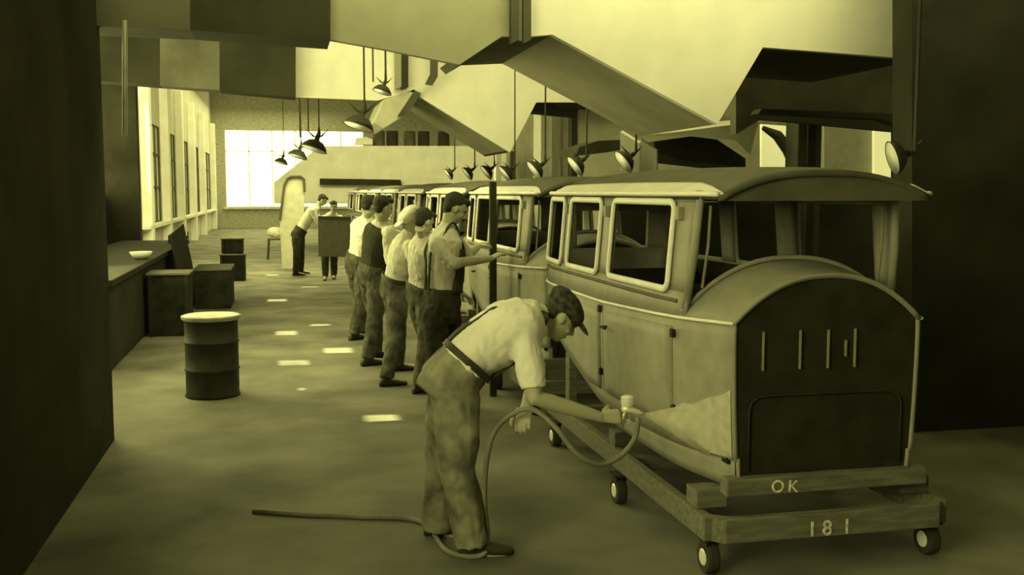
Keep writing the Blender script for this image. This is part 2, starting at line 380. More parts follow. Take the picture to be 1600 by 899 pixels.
struct(MB().box((6.2, 12.3, .86), (4.6, .12, 1.72)).build('wall_dark_screen', M['dark_wall']), 'added low dark screen behind the near car windows', 'wall')  # added to keep the view through the car windows dark

# far enclosure at the end of the line
t = thing('paint_enclosure', 'cream flat-topped enclosure over the far end of the line', 'enclosure', at(620, 318, 34.6))
MB().prism(P([(428, 318), (428, 285), (500, 228), (600, 228), (792, 228), (792, 318)], 34.6), (0, 3, 0)).build('shell', M['pilaster'], t, world=True, bevel=.05)
MB().prism(P([(500, 279), (626, 281), (628, 290), (500, 289)], 34.3), (0, .2, 0)).build('rail', M['black_board'], t, world=True)
for x in (560, 782):
    q = at(x, 300, 35.4); zt = at(600, 318, 34.6).z + .1; MB().box((q.x, q.y, zt / 2), (.2, .2, zt)).build('leg', M['dark_board'], t, world=True)
def dr(x, y, Y, r, h, m, label):
    p = at(x, y, Y); p.z = at(600, 228, 34.6).z + .004; MBo = thing('drum', label, 'drum', p, group='drums standing on the far enclosure')
    MB().lathe([(r, 0), (r, .02), (r * .96, .04), (r * .96, h * .5), (r, h * .52), (r * .96, h * .54), (r * .96, h - .03), (r, h)], seg=18).build('shell', m, MBo, smooth=False)
    MB().lathe([(r * .9, h), (r * .9, h + .01)], seg=18).build('lid', m, MBo)
for x, m, l in ((592, 'dark_board', 'grey drum standing leftmost on the far enclosure'), (613, 'black_board', 'dark drum second from left on the far enclosure'), (640, 'dark_board', 'drum in the middle of the far enclosure row'),
                (662, 'black_board', 'dark drum just right of the middle on the far enclosure'), (693, 'black_board', 'dark drum nearest the hood on the far enclosure')):
    dr(x, 225, 35.3, .21, .52, M[m], l)
tag(MB().prism(P([(582, 226), (555, 226), (557, 216), (572, 214), (582, 218)], 34.9), (0, .5, 0)).build('cloth_bundle', M['white_board'], base=True), 'white bundle lying left of the drums on the enclosure', 'bundle')

# ------------------------------------------------------------------ lamps
def lamp(label, x, y, Y, r, tilt_dir, up, grp):
    p = at(x, y, Y); t = thing('lamp', label, 'lamp', p, group=grp)
    ax = Vector(tilt_dir).normalized().to_track_quat('Z', 'Y').to_matrix()   # opening direction +Z
    prof = [(r * .16, -r * .75), (r * .2, -r * .45), (r * .55, -r * .32), (r * .85, 0), (r * 1.0, r * .28)]
    inn = [(r * .95, r * .27), (r * .8, 0), (r * .5, -r * .27), (r * .12, -r * .4)]
    MB().lathe(prof, ax=ax, cap=False).build('shade', M['shade_out'], t, smooth=True, solidify=.006)
    MB().lathe(inn, ax=ax, cap=True).build('reflector', M['shade_in'], t, smooth=True)
    MB().ell(ax @ Vector((0, 0, -r * .1)), (r * .2, r * .2, r * .3), ax, 10).build('bulb', M['trim_paint'], t, smooth=True)
    back = ax @ Vector((0, 0, -r * .75))
    MB().tube([back * .9, back * 1.35, back * 1.35 + Vector((0, 0, .12)), Vector((back.x * 1.35, back.y * 1.35, CZ - p.z))], [r * .2, r * .14, .012, .008], 8).build('stem', M['shade_out'], t)
    # wire guard wings that give the dark star outline
    for s in (-1, 1):
        c = back * .8
        MB().prism([c, c + Vector((s * r * .9, 0, r * .75)), c + Vector((s * r * .35, 0, r * .1))], (0, .015, 0)).build('bracket_wing', M['shade_out'], t)
GR = 'angled lamps in a row above the car roofs'
names = ['angled lamp above the windscreen side of the nearest car roof, at the right edge', 'largest angled lamp with white reflector above the nearest car roof', 'angled lamp just left of the folded sheet, partly behind the roof',
         'angled lamp above the rear end of the nearest car roof', 'angled lamp above the front of the second car roof', 'angled lamp third from the far end of the roof row', 'angled lamp second from the far end of the roof row', 'farthest small angled lamp of the roof row']
for l, (x, y, Y, r) in zip(names, [(1402, 245, 5.7, .11), (978, 250, 10.4, .14), (902, 257, 11.6, .14), (838, 264, 13, .15), (792, 270, 15, .15), (762, 268, 17.4, .15), (732, 270, 19, .15), (702, 271, 22, .15)]):
    lamp(l, x, y, Y, r, (-.80, -.04, -.60) if x < 1300 else (-.95, .25, -.3), .9, GR)
G2 = 'dark lamps hanging over the aisle'
for l, (x, y, Y, r) in zip(['dark lamp hanging in front of the lit end of the smaller hood', 'dark lamp with white inside hanging below the lower duct', 'wide dark lamp shade hanging against the far window',
                            'small dark lamp shade left of the wide one', 'smallest farthest lamp shade by the far window'],
                           [(598, 140, 12.5, .12), (562, 192, 13, .20), (492, 228, 20, .26), (466, 241, 27, .26), (440, 252, 33, .22)]):
    lamp(l, x, y, Y, r, (-.3, -.1, -.9), 1.6, G2)

# ------------------------------------------------------------------ car body (local: front centre on the floor, +Y to the rear)
def interp(tab, v):
    if v <= tab[0][0]: return tab[0][1]
    for (a, b_), (c, d) in zip(tab, tab[1:]):
        if v <= c:
            k = (v - a) / (c - a); return b_ + (d - b_) * k
    return tab[-1][1]
LEN = 3.38
PLAN = [(0, .50), (.12, .535), (.25, .575), (.42, .615), (.7, .637), (1.1, .647), (2.4, .648), (2.9, .635), (3.15, .60), (3.30, .55), (3.38, .47)]
def hw(y, z):
    w_ = interp(PLAN, y)
    if z < 1.2: w_ -= .02 * ((1.2 - z) / .65) ** 2
    else: w_ -= .05 * (z - 1.2) / .6
    return w_
def zb(y): return interp([(0, .55), (1.55, .50), (1.75, .52), (2.2, .64), (2.8, .81), (3.1, .92), (3.38, 1.0)], y)
def belt(y): return 1.222 - .035 * min(y, 1.6)
BELT, WB, WT, RE = 1.222, 1.338, 1.797, 1.852
WINS = [(.56, 1.50), (1.74, 2.44), (2.62, 3.14)]
def make_car(label):
    t = thing('car_body', label, 'car body', group='car bodies on the production line')
    def patch(s, y0, y1, z0, z1, nu=12, nv=8, out=0.0):
        def f(u, v):
            y = y0 + (y1 - y0) * u; a = z0(y) if callable(z0) else z0; c = z1(y) if callable(z1) else z1; z = a + (c - a) * v
            return Vector((s * (hw(y, z) + out), y, z))
        return f, nu, nv
    for s in (-1, 1):
        b = MB()
        b.grid(*patch(s, 0, LEN, zb, belt, 44, 10))
        b.grid(*patch(s, .37, LEN, belt, WB, 30, 2))
        cols = [.37] + [v for w_ in WINS for v in w_] + [LEN]
        for i in range(0, len(cols), 2): b.grid(*patch(s, cols[i], cols[i + 1], WB, WT, 6, 6))
        b.grid(*patch(s, .37, LEN, WT, RE, 30, 2))
        b.build('side_panel', M['primer'], t, solidify=.02, smooth=True)
        b = MB(); b.grid(*patch(s, 0, 1.6, lambda y: .41, lambda y: zb(y) + .01, 20, 3, -.012)); b.build('sill_skirt', M['primer'], t, solidify=.02, smooth=True)
        # doors: slightly proud panels
        for (y0, y1) in ((.50, 1.58), (1.66, 2.5)):
            d = MB(); d.grid(*patch(s, y0, y1, lambda y: max(.60, zb(y) + .03), lambda y: belt(y) - .05, 12, 8, .005)); dd = d.build('door', M['primer'], t, solidify=.008, smooth=True)
            hy = y1 - .08
            MB().tube([(s * (hw(hy, 1.05) + .004), hy, 1.02), (s * (hw(hy, 1.05) + .045), hy, 1.02), (s * (hw(hy, 1.05) + .045), hy - .09, 1.02)], .008, 8).build('door_handle', M['black_metal'], dd)
            for yy in (y0 - .012, y1 + .012):
                sm = MB()
                sm.tube([(s * (hw(yy, z) + .003), yy, z) for z in [max(.60, zb(yy)) + k * (BELT - .07 - max(.60, zb(yy))) / 8 for k in range(9)]], .0025, 6)
                sm.build('door_gap', M['soffit'], dd)
        for yy in (.46, 1.62):
            for zz in (1.12, .72):
                MB().box((s * (hw(yy, zz) + .014), yy, zz), (.022, .035, .045)).build('hinge', M['black_metal'], t, bevel=.006)
        for yy, zz in ((.49, 1.74), (1.62, 1.73), (2.53, 1.73)):
            MB().box((s * (hw(yy, zz) + .014), yy, zz), (.035, .045, .07)).build('hinge', M['primer'], t, bevel=.006)
        for zz, rr in ((0, .009),):
            MB().tube([(s * (hw(y, 1.2) + .006), y, belt(y)) for y in [LEN * k / 40 for k in range(41)]], rr, 8).build('belt_moulding', M['trim_paint'], t, smooth=True)
        for (y0, y1) in WINS:
            pts = []
            r = .045; cs = [(y0 + r, WB + r, 180), (y1 - r, WB + r, 270), (y1 - r, WT - r, 0), (y0 + r, WT - r, 90)]
            for cy, cz, a0 in cs:
                for k in range(5):
                    a = R(a0 + k * 22.5); y = cy + r * math.cos(a); z = cz + r * math.sin(a); pts.append(Vector((s * (hw(y, z) + .012), y, z)))
            b = MB(); n = len(pts); rings = []
            for i, p in enumerate(pts):
                tg = (pts[(i + 1) % n] - pts[i - 1]).normalized(); nn = Vector((s, 0, 0)); v = tg.cross(nn)
                rings.append([p + v * math.cos(a) * .020 + nn * math.sin(a) * .014 for a in [2 * math.pi * k / 8 for k in range(8)]])
            rings.append(rings[0]); b.loft(rings, cap=False); b.build('window_frame', M['trim_paint' if s < 0 else 'primer'], t, smooth=True)  # right-hand frames take darker primer in place of shade
        # dark line below the windows, the ledge shadow put in as a strip
        MB().tube([(s * (hw(y, WB - .05) + .0), y, WB - .05) for y in [.45 + 2.8 * k / 30 for k in range(31)]], .011, 8).build('sill_shadow', M['roof_cloth'], t)
        # inner lining added in near-black, cabin shade put into its colour
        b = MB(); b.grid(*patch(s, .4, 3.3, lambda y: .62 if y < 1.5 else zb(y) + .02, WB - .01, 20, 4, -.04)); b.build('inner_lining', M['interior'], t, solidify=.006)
    # roof: dark cloth, side bands paler to hold the light they catch
    def roof(u, v, y0=-.0, y1=LEN + .02):
        y = .04 + (LEN - .02) * u; x = -1 + 2 * v
        w_ = hw(max(y, .33), RE) + .02
        endf = 1 - max(0, (u - .86) / .14) ** 2 * .5; fr = 1 - max(0, (.08 - u) / .08) ** 2 * .12
        cz = RE - .02 + (.165 * (1 - abs(x) ** 2.6)) * endf * fr * (1 - .18 * (2 * u - 1) ** 2)
        return Vector((x * w_ * (1 - .02 * (1 - endf)), y, cz))
    b = MB(); b.grid(lambda u, v: roof(u, v), 40, 30); b.build('roof', M['roof_cloth'], t, solidify=.025, smooth=True)
    for v0 in (0, .91):
        b = MB(); b.grid(lambda u, v: roof(.0 + u * .985, v0 + .09 * (v if v0 else v) * (1.0 if v0 else min(1, u * 7 + .1))) + Vector((0, 0, .008)), 40, 6); b.build('roof_side', M['lit_roof_band'], t, solidify=.006, smooth=True)
    b = MB(); b.grid(lambda u, v: Vector((roof(.01, u).x, roof(.01, u).y, roof(.01, u).z + (RE - .045 - roof(.01, u).z) * v)), 24, 3); b.build('roof_front', M['roof_cloth'], t, solidify=.012)
    for s in (-1, 1):
        MB().tube([(s * (hw(max(y, .33), RE) + .03), y, RE - .012) for y in [.06 + (LEN - .08) * k / 30 for k in range(31)]], .014, 8).build('drip_rail', M['trim_paint'], t, smooth=True)
    # rear panel with its window
    def rear(x0, x1, z0, z1, nu=12, nv=6):
        def f(u, v):
            x = x0 + (x1 - x0) * u; z = z0 + (z1 - z0) * v; q = 1 - (x / .49) ** 2
            return Vector((x, LEN + .05 * max(0, q) - (.05 * max(0, z - 1.2)), z))
        return f, nu, nv
    b = MB(); b.grid(*rear(-.47, .47, .98, 1.40)); b.grid(*rear(-.47, -.3, 1.40, 1.70)); b.grid(*rear(.3, .47, 1.40, 1.70)); b.grid(*rear(-.47, .47, 1.70, 1.87))
    b.build('rear_panel', M['primer'], t, solidify=.02, smooth=True)
    # wheel arch closing and floor
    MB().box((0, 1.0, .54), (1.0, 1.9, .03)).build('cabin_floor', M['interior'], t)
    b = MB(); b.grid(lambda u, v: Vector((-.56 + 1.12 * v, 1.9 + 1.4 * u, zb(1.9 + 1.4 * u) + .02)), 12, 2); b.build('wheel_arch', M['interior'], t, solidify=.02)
    # cowl top
    def arch(u, y):
        h = hw(y, BELT); crown = .225 + .05 * (y / .4)
        x = -h + 2 * h * u
        return Vector((x, y, BELT + crown * max(0, 1 - abs(x / h) ** 2.3)))
    b = MB(); b.grid(lambda u, v: arch(u, .42 * v), 30, 8); b.build('cowl', M['primer'], t, solidify=.015, smooth=True)
    MB().tube([arch(k / 24, .005) for k in range(25)], .011, 8).build('cowl_bead', M['primer'], t, smooth=True)
    MB().tube([arch(k / 24, .40) + Vector((0, 0, .012)) for k in range(25)], .014, 8).build('windscreen_base', M['primer'], t, smooth=True)
    # firewall
    b = MB(); n = 26
    top = [arch(k / n, .012) for k in range(n + 1)]; pts = [Vector((-.47, .012, .475))] + top + [Vector((.47, .012, .475))]
    b.prism(pts, (0, .03, 0)); fw = b.build('firewall', M['firewall'], t)
    for x, z, h in ((-.345, 1.085, .19), (-.15, 1.085, .19), (.0, 1.085, .19), (.095, 1.085, .08), (.145, 1.085, .19)):
        MB().box((x, .004, z), (.008, .012, h)).build('firewall_slot', M['slot'], fw)
    MB().tube([(-.41, .004, .50), (-.41, .004, .80), (-.395, .004, .84), (-.36, .004, .86), (-.30, .004, .865), (.30, .004, .865), (.36, .004, .86), (.395, .004, .84), (.41, .004, .80), (.41, .004, .50)], .006, 6).build('pressed_bead', M['black_metal'], fw, smooth=True)
    # windscreen posts and header
    for s in (-1, 1):
        MB().tube([(s * .585, .40, BELT + .03), (s * .565, .34, 1.55), (s * .545, .32, RE - .01)], .022, 8).build('windscreen_post', M['primer'], t, smooth=True)
        MB().tube([(s * .50, .39, 1.36), (s * .49, .345, 1.58), (s * .485, .335, 1.78)], .008, 8).build('windscreen_stay', M['slot'], t)
    MB().box((0, .33, RE - .02), (1.14, .05, .05)).build('header_rail', M['black_metal'], t, bevel=.01)
    # seats inside
    for y in (1.5, 2.8):
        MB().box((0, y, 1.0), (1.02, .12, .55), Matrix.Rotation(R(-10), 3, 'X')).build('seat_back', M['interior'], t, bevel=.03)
    # front cross member that carries the chalk mark
    MB().box((0, .0, .43), (1.08, .09, .085)).build('front_sill', M['dolly'], t, bevel=.008)
    return t
def make_dolly(label):
    t = thing('body_dolly', label, 'dolly', group='timber dollies under the car bodies')
    for s in (-1, 1):
        r = MB().box((s * .63, 1.45, .24), (.055, 3.0, .12)).build('side_rail', M['dolly'], t, bevel=.008)
        MB().box((s * .56, .15, .345), (.16, .14, .09)).build('packing_block', M['dolly'], t, bevel=.005)
        MB().box((s * .585, 1.4, .345), (.12, .12, .09)).build('packing_block', M['dolly'], t, bevel=.005)
        MB().box((s * .59, 2.5, .50), (.06, .1, .40)).build('support_post', M['dolly'], t, bevel=.005)
        for y, cx_ in ((.02, .60), (1.18, .67), (2.60, .68)):
            c = thing_part('caster', t, (s * cx_, y, 0))
            MB().box((0, 0, .176), (.09, .12, .012)).build('top_plate', M['black_metal'], c)
            MB().prism([Vector((-.032, -.05, .17)), Vector((-.032, .05, .17)), Vector((-.032, .022, .07)), Vector((-.032, -.022, .07))], (.006, 0, 0)).build('fork', M['black_metal'], c)
            MB().prism([Vector((.026, -.05, .17)), Vector((.026, .05, .17)), Vector((.026, .022, .07)), Vector((.026, -.022, .07))], (.006, 0, 0)).build('fork', M['black_metal'], c)
            ax = Matrix.Rotation(R(90), 3, 'Y')
            MB().lathe([(.02, -.03), (.075, -.03), (.08, -.015), (.08, .015), (.075, .03), (.02, .03)], (0, 0, .08), ax, 20).build('wheel', M['rubber'], c, smooth=False)
            MB().lathe([(.035, -.036), (.042, -.032), (.042, .032), (.035, .036)], (0, 0, .08), ax, 14).build('hub', M['bright_steel'], c)
    MB().box((0, -.08, .24), (1.14, .06, .118)).build('front_plank', M['dolly'], t, bevel=.006)
    for s in (-1, 1):
        MB().solid([Vector((s * .57, -.11, .182)), Vector((s * .57, -.11, .298)), Vector((s * .655, 0, .298)), Vector((s * .655, 0, .182))],
                   [Vector((s * .53, -.05, .182)), Vector((s * .53, -.05, .298)), Vector((s * .60, 0, .298)), Vector((s * .60, 0, .182))]).build('corner_block', M['dolly'], t)
    for y in (1.18, 2.60): MB().box((0, y, .24), (1.2, .09, .09)).build('cross_member', M['dolly'], t, bevel=.006)
    return t
def thing_part(name, parent, loc):
    # caster fork head: a mesh part that carries wheel and hub as sub-parts
    o = MB().lathe([(.018, .15), (.045, .165), (.045, .17)], seg=14).build(name, M['black_metal'], parent); o.location = loc; return o
CX = 2.595
cars = [(CX, 4.5, 'nearest car body, full height at right with a black firewall and three open side windows'),
        (CX + .03, 8.15, 'second car body, just behind the nearest, with the man in overalls leaning on it'),
        (CX + .05, 11.8, 'third car body, its pale roof edge showing left of the second'),
        (CX + .06, 15.6, 'fourth car body, roof edge above the cap of a worker'),
        (CX + .06, 19.1, 'fifth car body, seen between the heads of the workers'),
        (CX + .06, 22.75, 'sixth car body, seen behind the man in the dark vest'),
        (CX + .06, 26.4, 'seventh car body, small behind the white-shirted man'),
        (CX + .06, 30.05, 'eighth and farthest car body, left end of the row of roofs')]
car0 = make_car(cars[0][2]); dol0 = make_dolly('dolly under the nearest car body, chalked with 181')
far_cars = []
for i, (x, y, l) in enumerate(cars):
    c = car0 if i == 0 else copy_tree(car0); d = dol0 if i == 0 else copy_tree(dol0)
    c.location = (x, y, 0); d.location = (x, y, 0); c['label'] = l
    if i: d['label'] = 'dolly under the ' + ['', 'second', 'third', 'fourth', 'fifth', 'sixth', 'seventh', 'eighth and farthest'][i] + ' car body from the camera'
sill = [o for o in car0.children if o.name.startswith('front_sill')][0]
for ch, x in (('O', -.31), ('K', -.225)): text_mesh(ch, .085, M['chalk'], 'chalk_letter', sill, (x, -.047, .397), (R(90), R(4 if ch == 'K' else -3), 0))
pl = [o for o in dol0.children if o.name.startswith('front_plank')][0]
for ch, x in (('1', -.15), ('8', -.07), ('1', .035)): text_mesh(ch, .105, M['chalk'], 'chalk_digit', pl, (x, -.112, .19), (R(90), 0, 0))

M['lit_spray_patch'] = mat('lit_spray_patch', g(.46, .82), .4, var=.10, scale=20)  # fresh paint made paler, with the lit mist put into its colour
def fp(u, v):
    y = .015 + .52 * u; zc = .70 - .02 * u; h = (.20 - .17 * u ** .8)
    z = zc + (2 * v - 1) * h + .02 * noise.noise(Vector((y * 9, v * 6, 3)))
    return Vector((-(hw(y, z) + .006), y, max(z, zb(y) + .01)))
b = MB(); b.grid(fp, 20, 10); fo = b.build('lit_spray_patch', M['lit_spray_patch'], car0, smooth=True); fo['label'] = 'paler sprayed patch with the lit mist put into its colour'

# ------------------------------------------------------------------ people
def lerp(a, b, k): return a + (b - a) * k
def hand(b, wr, d, n, s, curl=.5, thumb=1):
    """palm, four unequal bent fingers and a side thumb; d = direction of the fingers, n = palm normal (fingers curl towards it)"""
    d = d.normalized(); n = (n - d * n.dot(d)).normalized(); l = d.cross(n) * thumb
    k = s
    b.loft([[wr + d * a * k + l * x * w_ * k + n * y * h * k for x, y in [(math.cos(q), math.sin(q)) for q in [2 * math.pi * i / 12 for i in range(12)]]]
            for a, w_, h in ((-.03, .026, .021), (0, .028, .020), (.03, .036, .018), (.065, .041, .016), (.088, .040, .013), (.094, .03, .008))])
    for i, (off, ln, rr) in enumerate(((.031, .070, .0095), (.0105, .079, .0098), (-.0105, .074, .0093), (-.031, .058, .0083))):
        p = wr + d * .082 * k + l * off * k; a = 0; pts = [p]; 
        for seg, (f, c) in enumerate(((.45, .55), (.32, .8), (.23, .6))):
            a += c * curl * 1.25
            p = p + (d * math.cos(a) + n * math.sin(a) + l * off * 1.5 * (1 - curl)) * ln * f * k; pts.append(p)
        b.tube(pts, [rr * k * 1.05, rr * k, rr * k * .92, rr * k * .7], 8)
    p = wr + d * .022 * k + l * .030 * k
    q1 = p + (d * .7 + l * .75 + n * .35).normalized() * .042 * k; q2 = q1 + (d * .9 + l * .15 + n * (.2 + .7 * curl)).normalized() * .034 * k; q3 = q2 + (d * .8 - l * .25 * curl + n * (.3 + .6 * curl)).normalized() * .022 * k
    b.tube([p - d * .01 * k, q1, q2, q3], [.015 * k, .0125 * k, .0115 * k, .008 * k], 8)
def frame(fwd, up):
    f = fwd.normalized(); u = (up - f * up.dot(f)).normalized(); r = f.cross(u); return Matrix((r, f, u)).transposed()   # local x=right,y=forward,z=up
def person(label, J, lat, face, hup, s=1.0, top='shirt', legs='denim', sleeve='short', hat=None, overalls=False, belt=False, straps=False, vest=False, curl=(.5, .5), hn=(None, None), group=None, voxel=.006, girth=1.0, loose=.010, baggy=0):
    V = lambda k: Vector(J[k])
    pel, wst, chs, nk, hd = V('pelvis'), V('waist'), V('chest'), V('neck'), V('head')
    lat = Vector(lat).normalized(); face = Vector(face).normalized(); hup = Vector(hup).normalized()
    t = thing('person', label, 'person', (pel.x, pel.y, 0), group=group)
    def torso(b, grow=0, lo=0, hi=1, fill=1.0):
        spine = [pel - (wst - pel).normalized() * .08 * s, pel, lerp(pel, wst, .55), wst, lerp(wst, chs, .5), chs, lerp(chs, nk, .45), lerp(chs, nk, .8), nk]
        W = [.135, .168, .163, .150, .163, .178, .178, .115, .06]; D = [.10, .118, .112, .105, .118, .125, .108, .075, .058]
        rings = []
        for i, p in enumerate(spine):
            tg = (spine[min(i + 1, 8)] - spine[max(i - 1, 0)]).normalized(); L = (lat - tg * lat.dot(tg)).normalized(); Dp = tg.cross(L)
            rings.append([p + L * math.copysign(abs(math.cos(a)) ** .85, math.cos(a)) * (W[i] * s * girth + grow) + Dp * math.sin(a) * (D[i] * s * girth + grow) for a in [2 * math.pi * k / 24 for k in range(24)]])
        b.loft(rings[lo:lo + int(hi)] if hi != 1 else rings)
    def limb(b, pts, rr, grow=0, seg=14):
        P_ = []; Q = []
        for i in range(len(pts) - 1):
            for k in range(5):
                u = k / 5; P_.append(lerp(pts[i], pts[i + 1], u)); m_ = rr[i][0] + (rr[i][1] - rr[i][0]) * u
                m_ += rr[i][2] * math.sin(math.pi * u) if len(rr[i]) > 2 else 0
                Q.append(m_ * s + grow)
        P_.append(pts[-1]); Q.append(rr[-1][1] * s + grow); b.tube(P_, Q, seg)
        b.ell(pts[0], (Q[0],) * 3, None, 12); 
        for p_, r_ in zip(pts[1:-1], [rr[i][1] * s + grow for i in range(len(rr) - 1)]): b.ell(p_, (r_ * .99,) * 3, None, 12)
    # body
    b = MB(); torso(b, -.006 * s)
    HM = frame(face, hup); hs = s
    b.ell(hd + HM @ Vector((0, -.012, .025)) * hs, (.076 * hs, .094 * hs, .092 * hs), HM, 20)      # cranium
    b.ell(hd + HM @ Vector((0, .022, -.035)) * hs, (.060 * hs, .066 * hs, .082 * hs), HM, 18)      # face
    b.ell(hd + HM @ Vector((0, .055, -.088)) * hs, (.030 * hs, .027 * hs, .024 * hs), HM, 12)      # chin
    b.loft([[hd + HM @ (Vector((x * w_, y, z)) * hs) for x in (-1, 0, 1) for _ in (0,)] for w_, y, z in ((.004, .085, .018), (.008, .095, .0), (.013, .104, -.022), (.015, .085, -.034))]) if False else None
    b.tube([hd + HM @ Vector((0, .078, .018)) * hs, hd + HM @ Vector((0, .094, -.006)) * hs, hd + HM @ Vector((0, .103, -.026)) * hs, hd + HM @ Vector((0, .085, -.036)) * hs], [.008 * hs, .010 * hs, .015 * hs, .012 * hs], 10)   # nose
    b.ell(hd + HM @ Vector((0, .083, -.058)) * hs, (.024 * hs, .009 * hs, .006 * hs), HM, 10)
    b.ell(hd + HM @ Vector((0, .081, -.067)) * hs, (.020 * hs, .010 * hs, .006 * hs), HM, 10)
    b.ell(hd + HM @ Vector((0, .074, .030)) * hs, (.050 * hs, .014 * hs, .010 * hs), HM, 12)      # brow
    for sx in (-1, 1):
        b.ell(hd + HM @ Vector((sx * .074, -.008, -.012)) * hs, (.010 * hs, .018 * hs, .030 * hs), HM, 10)   # ears
        b.ell(hd + HM @ Vector((sx * .034, .058, -.030)) * hs, (.022 * hs, .022 * hs, .020 * hs), HM, 10)    # cheeks
    nb = hd + HM @ Vector((0, -.02, -.06)) * hs
    b.tube([lerp(nk, chs, .25), nk, lerp(nk, nb, .6), nb], [.07 * s, .058 * s, .054 * s, .056 * s], 14)
    for i, S in enumerate('LR'):
        if 'sh' + S not in J: continue
        sh, el, wr = V('sh' + S), V('el' + S), V('wr' + S)
        limb(b, [sh, el, wr], [(.052, .040, .006), (.041, .026, .005)])
        hdv = V('ha' + S) - wr
        nn = Vector(hn[i]) if hn[i] is not None else Vector((0, 0, -1))
        hand(b, wr + hdv.normalized() * .015, hdv, nn, s * 1.02, curl[i], 1 if S == 'R' else -1)
    for S in 'LR':
        hp, kn, an, to = V('hip' + S), V('kn' + S), V('an' + S), V('to' + S)
        limb(b, [hp, kn, an], [(.085, .055, .0), (.054, .036, .012)])
        b.tube([an, lerp(an, to, .5) - Vector((0, 0, .02)), to], [.034 * s, .034 * s, .024 * s], 10)
    b.build('body', M['skin'], t, world=True, voxel=voxel * s, msmooth=2)
    # eyes
    for sx in (-1, 1):
        MB().ell(hd + HM @ Vector((sx * .030, .080, .010)) * hs, (.012 * hs, .007 * hs, .007 * hs), HM, 10).build('eye', M['hair'], t, world=True, smooth=True)
    # hair
    h = MB()
    if hat: h.ell(hd + HM @ Vector((0, -.045, .02)) * hs, (.076 * hs, .066 * hs, .07 * hs), HM, 18)
    else: h.ell(hd + HM @ Vector((0, -.030, .042)) * hs, (.082 * hs, .094 * hs, .086 * hs), HM, 20)
    h.ell(hd + HM @ Vector((0, -.052, -.005)) * hs, (.068 * hs, .056 * hs, .062 * hs), HM, 16)
    if hat is None: h.ell(hd + HM @ Vector((.01, .045, .085)) * hs, (.062 * hs, .045 * hs, .034 * hs), HM, 14)
    h.build('hair', M['hair'], t, world=True, voxel=.007 * s, wrinkle=.006, wfreq=30)
    if hat:
        c = MB()
        CM = HM @ Matrix.Rotation(R(-14), 3, 'X')
        c.ell(hd + HM @ Vector((0, -.012, .068)) * hs, (.104 * hs, .122 * hs, .062 * hs), CM, 22)
        c.ell(hd + HM @ Vector((0, .0, .045)) * hs, (.088 * hs, .103 * hs, .052 * hs), CM, 20)
        c.ell(hd + HM @ Vector((0, -.05, .035)) * hs, (.082 * hs, .075 * hs, .045 * hs), CM, 18)
        cp = c.build('cap', M[hat], t, world=True, voxel=.007 * s, wrinkle=.006, wfreq=14)
        MB().ell(hd + HM @ Vector((0, .112, .040)) * hs, (.070 * hs, .062 * hs, .007 * hs), HM @ Matrix.Rotation(R(-16), 3, 'X'), 18).build('cap_peak', M[hat], t, world=True, smooth=True)
    # shirt
    b = MB(); torso(b, loose * s, 2, 7)
    for S in 'LR':
        if 'sh' + S not in J: continue
        sh, el, wr = V('sh' + S), V('el' + S), V('wr' + S)
        b.ell(lerp(sh, chs, .12), (.072 * s,) * 3, None, 14)
        if sleeve == 'short': limb(b, [sh, lerp(sh, el, .86)], [(.068, .062, .006)])
        elif sleeve == 'rolled': limb(b, [sh, el, lerp(el, wr, .12)], [(.068, .056, .004), (.056, .054)])
        elif sleeve == 'long': limb(b, [sh, el, lerp(el, wr, .92)], [(.068, .055, .004), (.055, .038, .006)])
    b.tube([lerp(chs, nk, .7), nk, lerp(nk, nb, .28)], [.085 * s, .068 * s, .064 * s], 14)
    b.build('shirt', M[top], t, world=True, voxel=.010 * s, wrinkle=.017 * s, msmooth=3)
    # trousers
    b = MB()
    up_ = (wst - pel).normalized(); L0 = (lat - up_ * lat.dot(up_)).normalized(); D0 = up_.cross(L0)
    def er(p, w_, d_): return [p + L0 * math.cos(a) * w_ * s * girth + D0 * math.sin(a) * d_ * s * girth for a in [2 * math.pi * k / 24 for k in range(24)]]
    b.loft([er(pel - up_ * .12 * s, .15, .115), er(pel - up_ * .05 * s, .190, .146), er(pel + up_ * .02 * s, .194, .148), er(lerp(pel, wst, .75), .184, .142)])
    for S in 'LR':
        hp, kn, an = V('hip' + S), V('kn' + S), V('an' + S)
        limb(b, [hp, kn, an + Vector((0, 0, -.015))], [(.115 + baggy * .6, .082 + baggy, .004), (.081 + baggy, .066 + baggy * 1.3, .004)])
    b.build('overalls' if overalls else 'trousers', M[legs], t, world=True, voxel=.010 * s, wrinkle=.017 * s, msmooth=3, wfreq=8)
    def ringband(p, tg, w_, d_, r_, nm, m, lo=0, hi=360):
        L = (lat - tg * lat.dot(tg)).normalized(); D_ = tg.cross(L)
        MB().tube([p + L * math.cos(a) * w_ + D_ * math.sin(a) * d_ for a in [R(lo + (hi - lo) * k / 40) for k in range(41)]], r_, 8, flat=.35, ref=tg.orthogonal()).build(nm, m, t, world=True, smooth=True)
    if belt:
        L = L0; ps = [lerp(pel, wst, .72) + L0 * math.cos(a) * .186 * s * girth + D0 * math.sin(a) * .145 * s * girth for a in [2 * math.pi * k / 40 for k in range(41)]]
        bb = MB(); bb.loft([[p + up_ * u + (p - lerp(pel, wst, .72)).normalized() * v for u, v in ((-.018, 0), (.018, 0), (.018, .008), (-.018, .008))] for p in ps], cap=False); bb.build('belt', M['leather'], t, world=True)
